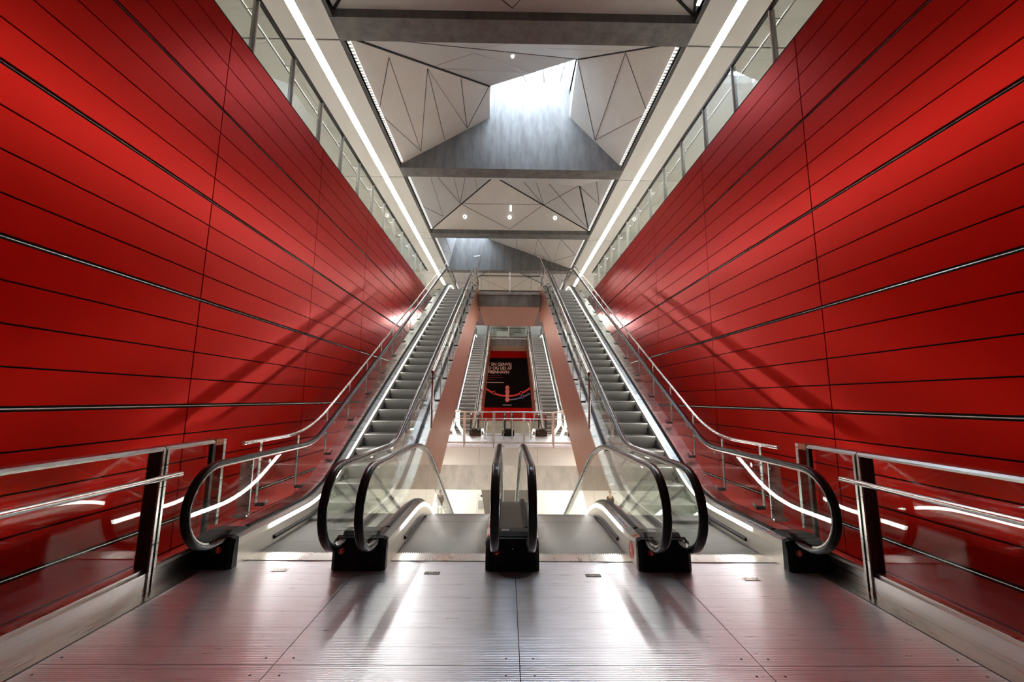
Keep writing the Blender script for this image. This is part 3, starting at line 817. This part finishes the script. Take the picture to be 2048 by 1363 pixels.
# skylit coffer between the first beam and the gable
nl, nr = (-.754, 12.24, 12.019), (2.003, 11.27, 12.184); bl, br = (-.82, 13.73, 11.98), (2.14, 13.73, 12.04)
cL, cR, dL, dR = (-3.98, 8.47, 10.1), (3.98, 8.47, 10.1), (-3.98, 13.73, 10.1), (3.98, 13.73, 10.1)
b = MB()
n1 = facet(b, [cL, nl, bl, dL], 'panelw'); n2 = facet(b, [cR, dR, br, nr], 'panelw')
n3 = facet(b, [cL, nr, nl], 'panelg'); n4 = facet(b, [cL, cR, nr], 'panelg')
for p, q in (((-3.262, 9.543, 10.527), (-3.98, 11.066, 10.10)), ((-3.262, 9.543, 10.527), (-3.272, 13.532, 10.521)), ((-3.98, 11.066, 10.10), (-3.272, 13.6, 10.521)),
             ((-2.446, 10.428, 11.013), (-3.272, 13.6, 10.521)), ((-2.446, 10.428, 11.013), (-2.444, 13.7, 11.014)), ((-2.446, 10.428, 11.013), (-1.639, 13.65, 11.493)),
             ((-1.613, 11.344, 11.508), (-1.639, 13.65, 11.493)), ((-.788, 12.234, 11.999), (-1.639, 13.65, 11.493))): seam(b, p, q, nrm=n1)
for p, q in (((3.057, 9.835, 11.073), (3.04, 13.65, 11.091)), ((2.015, 11.289, 12.171), (3.04, 13.65, 11.091)), ((3.057, 9.835, 11.073), (3.98, 10.902, 10.1)),
             ((3.98, 10.902, 10.1), (3.04, 13.65, 11.091))): seam(b, p, q, nrm=n2)
for p, q in (((-2.43, 10.5, 11.09), (-1.067, 10.065, 11.20)), ((-1.067, 10.065, 11.20), (.568, 11.742, 12.10)), ((-2.43, 10.5, 11.09), (.568, 11.742, 12.10))): seam(b, p, q, .010, 'trim', .008, n3)
seam(b, (.5, 8.5, 10.2), (-1.067, 10.0, 11.0), .010, 'trim', .008, n4); seam(b, (3.057, 9.835, 11.073), (.9, 9.6, 11.0), .010, 'trim', .008, n4)
seam(b, cL, nl, .05, 'seam', .03, n3); seam(b, cR, nr, .05, 'seam', .03, n4); seam(b, cL, nr, .016, 'seam', .012, n3)
struct(b.build('ceiling_coffer_skylit'), 'faceted white coffer around the big skylight', 'ceiling')

def skylight(nm, corners, rect, zt, lab, wn):
    lo = [Vector(p) for p in corners]; x0, x1, y0, y1 = rect
    mid = [Vector((x0, y0, 12.9)), Vector((x1, y0, 12.9)), Vector((x1, y1, 12.9)), Vector((x0, y1, 12.9))]
    hi = [Vector((p.x, p.y, zt)) for p in mid]
    b = MB(); ctr = sum(lo, Vector()) / 4
    for A_, B_ in ((lo, mid), (mid, hi)):
        for i in (0, 1, 3):           # the far side is the concrete gable
            j = (i + 1) % 4; p, q, r_, s_ = A_[i], A_[j], B_[j], B_[i]
            nn = (q - p).cross(Vector((0, 0, 1))).normalized() * .05
            if nn.dot((p + q) / 2 - ctr) < 0: nn = -nn
            b.add([p, q, r_, s_, p + nn, q + nn, r_ + nn, s_ + nn], [(0, 1, 2, 3), (7, 6, 5, 4), (0, 4, 5, 1), (1, 5, 6, 2), (2, 6, 7, 3), (3, 7, 4, 0)], 'white')
    struct(b.build(nm), lab, 'ceiling')
    b = MB(); vs = [Vector((p.x, p.y, zt - .06)) for p in hi]
    b.box(x0, x1, y0, y1, zt - .05, zt - .03, 'skyglass')
    W_, H_ = x1 - x0, y1 - y0
    P_ = lambda u, v: Vector((x0 + u * W_, y0 + v * H_, zt - .06))
    c1, c2, c3 = P_(.62, .55), P_(.90, .75), P_(.18, .30)
    for p, q in ((c3, c1), (c1, c2), (c3, P_(.45, 1)), (c1, P_(.68, 1)), (c2, P_(.88, 1)), (c2, P_(.93, 0)), (c1, P_(.45, 0)), (c3, P_(.0, .1))):
        seam(b, p, q, .045, 'panelg', .05)
    struct(b.build(wn), lab.replace('shaft', 'glazing'), 'skylight')
skylight('ceiling_shaft', (nl, nr, br, bl), (-.82, 2.14, 11.22, 13.73), 13.6, 'white shaft of the big skylight', 'window_1')

# closed coffer with the three spotlights (repeated nearer and farther)
def closed_coffer(dy, lab):
    FL, FR, AP, RR = (-3.98, 19.59, 10.16), (3.98, 19.59, 10.16), (-.766, 17.0, 11.568), (2.93, 16.24, 10.735)
    BL, BR = (-3.98, 14.33, 10.1), (3.98, 14.33, 10.1)
    sh = lambda p: shift(p, dy)
    b = MB()
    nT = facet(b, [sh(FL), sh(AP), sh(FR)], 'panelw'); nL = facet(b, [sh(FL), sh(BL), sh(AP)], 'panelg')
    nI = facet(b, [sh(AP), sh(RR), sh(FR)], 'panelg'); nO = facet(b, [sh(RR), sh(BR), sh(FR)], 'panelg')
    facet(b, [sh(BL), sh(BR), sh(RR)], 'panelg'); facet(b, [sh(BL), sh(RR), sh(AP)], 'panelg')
    k = [(-2.40, 18.26, 10.875), (1.58, 18.26, 10.90), (-.046, 19.54, 10.20)]
    for p, q in ((k[0], k[1]), (k[0], k[2]), (k[1], k[2])): seam(b, sh(p), sh(q), nrm=nT)
    for p, q in (((-2.4, 18.195, 10.876), (-2.973, 15.467, 10.566)), ((-2.4, 18.195, 10.876), (-2.397, 15.907, 10.829)), ((-2.4, 18.195, 10.876), (-1.976, 16.227, 11.02)),
                 ((-3.282, 18.773, 10.498), (-3.229, 15.272, 10.45)), ((-3.282, 18.773, 10.498), (-3.96, 17.032, 10.15)), ((-1.563, 16.543, 11.208), (-1.561, 17.556, 11.23))):
        seam(b, sh(p), sh(q), nrm=nL)
    for p, q in (((1.582, 18.27, 10.917), (.398, 16.675, 11.304)), ((1.582, 18.27, 10.917), (1.017, 16.421, 11.167)), ((1.493, 16.4, 11.05), (3.8, 19.3, 10.2)), ((1.582, 18.27, 10.917), (2.883, 16.238, 10.73))):
        seam(b, sh(p), sh(q), nrm=nI)
    for p, q in (((2.907, 16.267, 10.735), (3.9, 16.798, 10.2)), ((3.9, 16.798, 10.2), (3.368, 15.114, 10.45))): seam(b, sh(p), sh(q), nrm=nO)
    for p, q, n in ((FL, AP, nL), (FR, AP, nI), (FR, RR, nO)): seam(b, sh(p), sh(q), .05, 'seam', .03, n)
    return struct(b.build('ceiling_coffer'), lab, 'ceiling')
closed_coffer(0, 'faceted closed coffer with three spotlights'); closed_coffer(-11.72, 'faceted coffer above the near landing'); closed_coffer(11.72, 'faceted coffer over the far upper floor')

# far skylit coffer
cL, cR, dL, dR = (-3.98, 20.19, 10.1), (3.98, 20.19, 10.1), (-3.98, 25.45, 10.1), (3.98, 25.45, 10.1)
nl, nr, bl, br = (-3.54, 23.0, 11.9), (-1.42, 23.9, 12.06), (-3.52, 25.45, 12.0), (-1.40, 25.45, 12.07)
b = MB()
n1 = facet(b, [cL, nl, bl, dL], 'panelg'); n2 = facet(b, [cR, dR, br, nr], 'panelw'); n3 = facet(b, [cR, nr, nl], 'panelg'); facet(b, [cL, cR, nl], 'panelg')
for p, q in (((.4, 23.7, 11.42), (.4, 25.3, 11.42)), ((1.6, 22.6, 10.97), (1.61, 25.3, 10.97)), ((1.6, 22.6, 10.97), (2.68, 25.3, 10.58)), ((2.83, 21.59, 10.53), (2.82, 25.3, 10.53)),
             ((2.82, 25.2, 10.53), (3.97, 22.7, 10.11)), ((2.83, 21.59, 10.53), (3.79, 22.9, 10.17))): seam(b, p, q, nrm=n2)
for p, q in (((-3.77, 22.0, 10.95), (-3.76, 25.2, 10.95)), ((-3.98, 22.4, 10.12), (-3.76, 25.2, 10.95))): seam(b, p, q, nrm=n1)
struct(b.build('ceiling_coffer_far'), 'faceted coffer around the far skylight', 'ceiling')
skylight('ceiling_shaft_far', (nl, nr, br, bl), (-3.54, -1.40, 22.92, 25.45), 13.6, 'white shaft of the far skylight', 'window_2')

# roof deck closing the hall, open only at the two skylights
b = MB()
for x0, x1, y0, y1 in ((-8.2, 8.2, -9.2, 11.22), (-8.2, -.82, 11.22, 13.9), (2.14, 8.2, 11.22, 13.9), (-8.2, 8.2, 13.9, 22.92), (-8.2, -3.54, 22.92, 25.6), (-1.40, 8.2, 22.92, 25.6), (-8.2, 8.2, 25.6, 52.2)):
    b.box(x0, x1, y0, y1, 12.9, 13.2, 'dark')
struct(b.build('ceiling_roof'), 'roof deck above the coffers', 'ceiling')
# shell
b = MB(); b.box(-8.2, 8.2, -9.2, -9, -7, 13, 'panelg'); struct(b.build('wall_back'), 'wall behind the landing', 'wall')
b = MB(); b.box(-8.2, 8.2, 52, 52.2, -7, 13, 'panelw'); struct(b.build('wall_far'), 'pale wall at the far end of the upper concourse', 'wall')
b = MB()
for e in (-1, 1): b.box(e * 8.0, e * 8.2, -9.2, 52.2, 9.9, 13, 'dark')
b.box(-4.1, 4.1, 31.9, 52, 9.95, 10.05, 'soffit'); b.box(-4.07, 4.07, -9, 2.0, 9.95, 10.05, 'panelg')
struct(b.build('ceiling_ends'), 'flat ceilings beyond the coffers', 'ceiling')

# ------------------------------------------------------------------ lower level
b = MB(); b.box(-8, 8, -9, 60, -7.1, -6.9, 'stone'); struct(b.build('floor_lower'), 'pale stone floor of the lower level', 'floor')
for e in (-1, 1):
    b = MB(); b.box(e * 7.8, e * 8.0, 15.8, 60, -7, -1.65, 'panelw'); b.box(e * 4.1, e * 8, 15.8, 16.0, -7, -1.65, 'panelw')
    struct(b.build('wall_lower_' + ('left' if e < 0 else 'right')), 'pale side wall of the lower level', 'wall')
    b = MB(); b.box(e * 4.1, e * 8, 16, 60, -1.75, -1.65, 'white'); struct(b.build('ceiling_lower_' + ('left' if e < 0 else 'right')), 'white ceiling of the lower level', 'ceiling')
b = MB(); b.box(-8, 8, 60, 60.2, -7, -1.6, 'panelw'); struct(b.build('wall_lower_end'), 'end wall of the lower level', 'wall')
b = MB(); b.box(-4.1, 4.1, 38.3, 60, -1.75, -1.65, 'white'); struct(b.build('ceiling_lower_end'), 'white ceiling of the lower level beyond the end wall', 'ceiling')
for k, (x, y0, y1) in enumerate(((-6, 17, 45), (6, 17, 45))):  # unseen lamps added to brighten the lower floor
    root = empty('strip_light', (x, y0, -1.76), 'unseen added strip light over the lower level on the %s, under the galleries' % ('left' if x < 0 else 'right'), 'strip light', 'added lower level strip lights')
    b = MB(); b.box(x - .12, x + .12, y0, y1, -1.80, -1.78, 'lowfill'); b.build('diffuser', root)
    b = MB(); b.box(x - .16, x + .16, y0, y1, -1.78, -1.752, 'white'); b.build('housing', root)
for k, (x, y0, y1) in enumerate(((-2.3, 16.4, 19.2), (2.3, 16.4, 19.2))):  # added out of sight under the bridge to light the lower hall
    root = empty('strip_light', (x, y0, -1.67), 'unseen added strip light on the underside of the footbridge, %s' % ('left' if x < 0 else 'right'), 'strip light', 'added footbridge strip lights')
    b = MB(); b.box(x - .1, x + .1, y0, y1, -1.72, -1.70, 'lowfill'); b.build('diffuser', root)
    b = MB(); b.box(x - .13, x + .13, y0, y1, -1.70, -1.66, 'white'); b.build('housing', root)

for e in (-1, 1):  # unseen pair added to light the front edge of the bridge
    root = empty('strip_light', (e * 2.4, 2.4, -.62), 'unseen added strip light under the near landing on the %s' % ('left' if e < 0 else 'right'), 'strip light', 'added strip lights under the landing')
    b = MB(); b.box(e * 2.3, e * 2.5, .5, 4.5, -.68, -.66, 'lowfill'); b.build('diffuser', root)
    b = MB(); b.box(e * 2.26, e * 2.54, .45, 4.55, -.66, -.605, 'white'); b.build('housing', root)
for e in (-1, 1):  # added out of view to throw neutral light on the bridge edge
    root = empty('strip_light', (e * 4.0, 10, -2.6), 'unseen added strip light on the pale wall under the %s red wall' % ('left' if e < 0 else 'right'), 'strip light', 'added lower wall strip lights')
    b = MB(); b.box(e * 3.90, e * 3.96, 5.2, 14.6, -2.68, -2.52, 'lowfill'); b.build('diffuser', root)
    b = MB(); b.box(e * 3.96, e * 4.09, 5.2, 14.6, -2.70, -2.50, 'white'); b.build('housing', root)
for e in (-1, 1):  # hidden behind the trusses, added to brighten the footbridge
    root = empty('strip_light', (e * 2.9, 22.8, 6.2), 'unseen added strip light under the upper floor slab on the %s, above the footbridge' % ('left' if e < 0 else 'right'), 'strip light', 'added strip lights under the upper slab')
    b = MB(); b.box(e * 2.8, e * 3.0, 21.0, 24.6, 6.14, 6.16, 'slabfill'); b.build('diffuser', root)
    b = MB(); b.box(e * 2.76, e * 3.04, 20.95, 24.65, 6.16, 6.215, 'white'); b.build('housing', root)
# ------------------------------------------------------------------ ceiling fittings
root = None
for x, y, z, zt, lab in ((-.02, 10.5, 11.62, 12.3, 'small white capsule lamp hanging in front of the big skylight'), (0, 18.0, 10.55, 11.0, 'small white capsule lamp hanging above the middle spotlight')):
    root = empty('pendant_lamp', (x, y, zt - .3), lab, 'pendant lamp', 'white capsule lamps')
    b = MB(); b.tube([(x, y, z - .10), (x, y, z + .10)], .055, 'glow', 16); b.sphere((x, y, z - .10), .055, 'glow', 16); b.sphere((x, y, z + .10), .055, 'glow', 16); b.build('body', root, smooth=True)
    b = MB(); b.tube([(x, y, z + .1), (x, y, zt - .35)], .005, 'dark', 6); b.build('cable', root)
for x, lab in ((-2.227, 'round white spotlight on the coffer, left of three'), (-.044, 'round white spotlight on the coffer, middle of three'), (2.179, 'round white spotlight on the coffer, right of three')):
    p = Vector((x, 18.86, 10.50)); root = empty('spotlight', p, lab, 'spotlight', 'three coffer spotlights')
    b = MB(); b.sphere(p, .095, 'glow', 16); b.build('body', root, smooth=True)
    b = MB(); b.disc(p + Vector((0, -.07, -.03)), (0, -.9, -.4), .03, .02, 'dark', 12); b.build('lens', root)
    b = MB(); b.tube([p, p + Vector((0, .03, .09))], .02, 'white', 8); b.build('stem', root)
for x, dx, lab in ((-2.31, .35, 'tiny grey camera arm on the far gable, left one'), (2.15, -.35, 'tiny grey camera arm on the far gable, right one')):
    root = empty('security_camera', (x, 25.2, 10.7), lab, 'camera', 'cameras on the far gable')
    b = MB(); b.tube([(x, 24.95, 10.66), (x + dx, 25.35, 10.86)], .04, 'white', 10); b.build('body', root, smooth=True)
    b = MB(); b.tube([(x + dx, 25.35, 10.86), (x + dx, 25.46, 10.86)], .025, 'dark', 8); b.build('mount', root)
    b = MB(); b.disc((x, 24.95, 10.66), (-dx, -.4, -.2), .035, .01, 'dark', 12); b.build('lens', root)

# ------------------------------------------------------------------ small things on the lower and upper floors
def person(x, y, z0, face, lab):
    root = empty('person', (x, y, z0), lab, 'person')
    def skinned(name, verts, edges, radii, mat, rootv=0, sub=1):
        me = bpy.data.meshes.new(name); me.from_pydata(verts, edges, []); o = bpy.data.objects.new(name, me); COL.objects.link(o); o.parent = root
        sk = o.modifiers.new('skin', 'SKIN'); sk.use_smooth_shade = True
        for i, r in enumerate(radii):
            d = me.skin_vertices[0].data[i]; d.radius = r if isinstance(r, tuple) else (r, r); d.use_root = (i == rootv)
        sb = o.modifiers.new('sub', 'SUBSURF'); sb.levels = sub; sb.render_levels = sub + 1
        me.materials.append(M[mat]); return o
    f = face
    V = [(0, 0, .95), (0, 0, 1.15), (0, 0, 1.38), (0, 0, 1.50), (0, f * .01, 1.58), (0, f * .02, 1.70),
         (-.19, 0, 1.40), (-.23, 0, 1.12), (-.20, f * .12, .90), (.19, 0, 1.40), (.23, 0, 1.12), (.21, f * .10, .90),
         (-.10, 0, .88), (-.11, f * .05, .48), (-.12, f * -.02, .09), (-.12, f * .10, .03), (.10, 0, .88), (.11, f * -.03, .48), (.11, f * -.12, .09), (.11, f * .0, .03), (0, f * .03, 1.77)]
    Ed = [(0, 1), (1, 2), (2, 3), (3, 4), (4, 5), (5, 20), (2, 6), (6, 7), (7, 8), (2, 9), (9, 10), (10, 11), (0, 12), (12, 13), (13, 14), (14, 15), (0, 16), (16, 17), (17, 18), (18, 19)]
    Rd = [(.15, .11), (.14, .10), (.16, .11), .055, .06, .088, .055, .045, .035, .055, .045, .035, .085, .06, .042, .04, .085, .06, .042, .04, .06]
    skinned('body', V, Ed, Rd, 'skin')
    cv = V[:4] + V[6:12]; ce = [(0, 1), (1, 2), (2, 3), (2, 4), (4, 5), (5, 6), (2, 7), (7, 8), (8, 9)]
    cv = [(a, c, d) if i not in (6, 9) else (a, c * .85, d + .06) for i, (a, c, d) in enumerate(cv)]
    cv = cv + [(0, 0, .74)]; ce = ce + [(0, 10)]
    skinned('coat', cv, ce, [(.18, .14), (.17, .13), (.19, .14), .07, .075, .065, .055, .075, .065, .055, (.19, .15)], 'cloth')
    tv = [V[0]] + V[12:16] + V[16:20]; te = [(0, 1), (1, 2), (2, 3), (3, 4), (0, 5), (5, 6), (6, 7), (7, 8)]
    skinned('trousers', tv, te, [.13, .10, .075, .06, .05, .10, .075, .06, .05], 'cloth')
    b = MB(); b.sphere((x, y - f * .015, z0 + 1.74), .10, 'hair', 16, .95, 1.05, .95); b.build('hair', root, smooth=True)
person(-5.0, 31.9, -6.9, -1, 'person in black coat and trousers standing on the lower level seen through the glass')

def ticket_post(x, y, lab):
    z0 = -6.9; root = empty('ticket_machine', (x, y, z0), lab, 'ticket machine')
    b = MB(); b.box(x - .35, x + .35, y - .2, y + .2, z0, z0 + 1.35, 'white'); b.build('cabinet', root)
    b = MB(); b.box(x - .12, x + .12, y - .215, y - .2, z0 + .95, z0 + 1.15, 'black'); tag(b.build('screen', root), 'small black screen')
    b = MB(); b.box(x - .3, x + .3, y - .21, y - .2, z0 + .1, z0 + .75, 'panelg'); b.build('door', root)
ticket_post(-1.95, 33.6, 'white ticket machine with a black screen on the lower level')
def low_rail(x0, x1, y, lab, zt=1.05):
    z0 = -6.9; root = empty('low_railing', ((x0 + x1) / 2, y, z0), lab, 'railing', 'white railings of the lower level')
    b = MB(); b.tube([(x0, y, z0 + zt), (x1, y, z0 + zt)], .04, 'white', 10); b.build('top_rail', root, smooth=True)
    for x in (x0, x1):
        b = MB(); b.tube([(x, y, z0), (x, y, z0 + zt)], .03, 'white', 8); b.build('post', root)
low_rail(-2.35, -1.25, 33.0, 'white railing in front of the ticket machine'); low_rail(-5.6, -4.2, 31.2, 'white railing in front of the standing person', .8)
root = empty('information_board', (-.55, 46, 6.9), 'white information board on the far upper concourse under the slab', 'board')
b = MB(); b.box(-1.35, .05, 46, 46.08, 7.1, 9.4, 'white'); b.build('panel', root)
b = MB()
for x in (-1.3, 0): b.box(x - .04, x + .04, 46.0, 46.1, 6.9, 7.1, 'dark')
b.build('stand', root)
b = MB(); b.box(.65, 1.5, 46.5, 46.9, 6.9, 9.4, 'panelg'); b.box(.63, 1.52, 46.48, 46.92, 6.9, 7.0, 'dark'); b.box(.62, 1.53, 46.47, 46.93, 9.32, 9.42, 'dark')
tag(b.build('concourse_pillar'), 'grey boxed pillar on the far upper concourse', 'pillar')

# ------------------------------------------------------------------ daylight
w = bpy.data.worlds.new('sky'); scn.world = w; w.use_nodes = True
bg = w.node_tree.nodes['Background']; bg.inputs[0].default_value = (.74, .87, 1.0, 1); bg.inputs[1].default_value = 22.0

# ------------------------------------------------------------------ camera
cam = bpy.data.cameras.new('camera'); co = bpy.data.objects.new('camera', cam); COL.objects.link(co)
cam.sensor_width = 36; cam.lens = 814.6 / 2048 * 36; cam.clip_start = .05; cam.clip_end = 200
X = Vector((0.99988804, -0.01178693, 0.0092178)); Dn = Vector((0.01079425, 0.14156464, -0.98987016)); Fw = Vector((0.01036261, 0.98985884, 0.14167602))
co.matrix_world = Matrix.Translation((-.07, 0, 1.7)) @ Matrix((X, -Dn, -Fw)).transposed().to_4x4()
scn.camera = co

scn.view_settings.view_transform = 'Standard'; scn.view_settings.look = 'None'; scn.view_settings.gamma = 1; scn.view_settings.use_curve_mapping = False
scn.view_settings.exposure = 0.45
scn.cycles.max_bounces = 10; scn.cycles.diffuse_bounces = 5; scn.cycles.glossy_bounces = 6; scn.cycles.transparent_max_bounces = 40; scn.cycles.transmission_bounces = 6
scn.cycles.sample_clamp_indirect = 8.0; scn.cycles.use_denoising = True
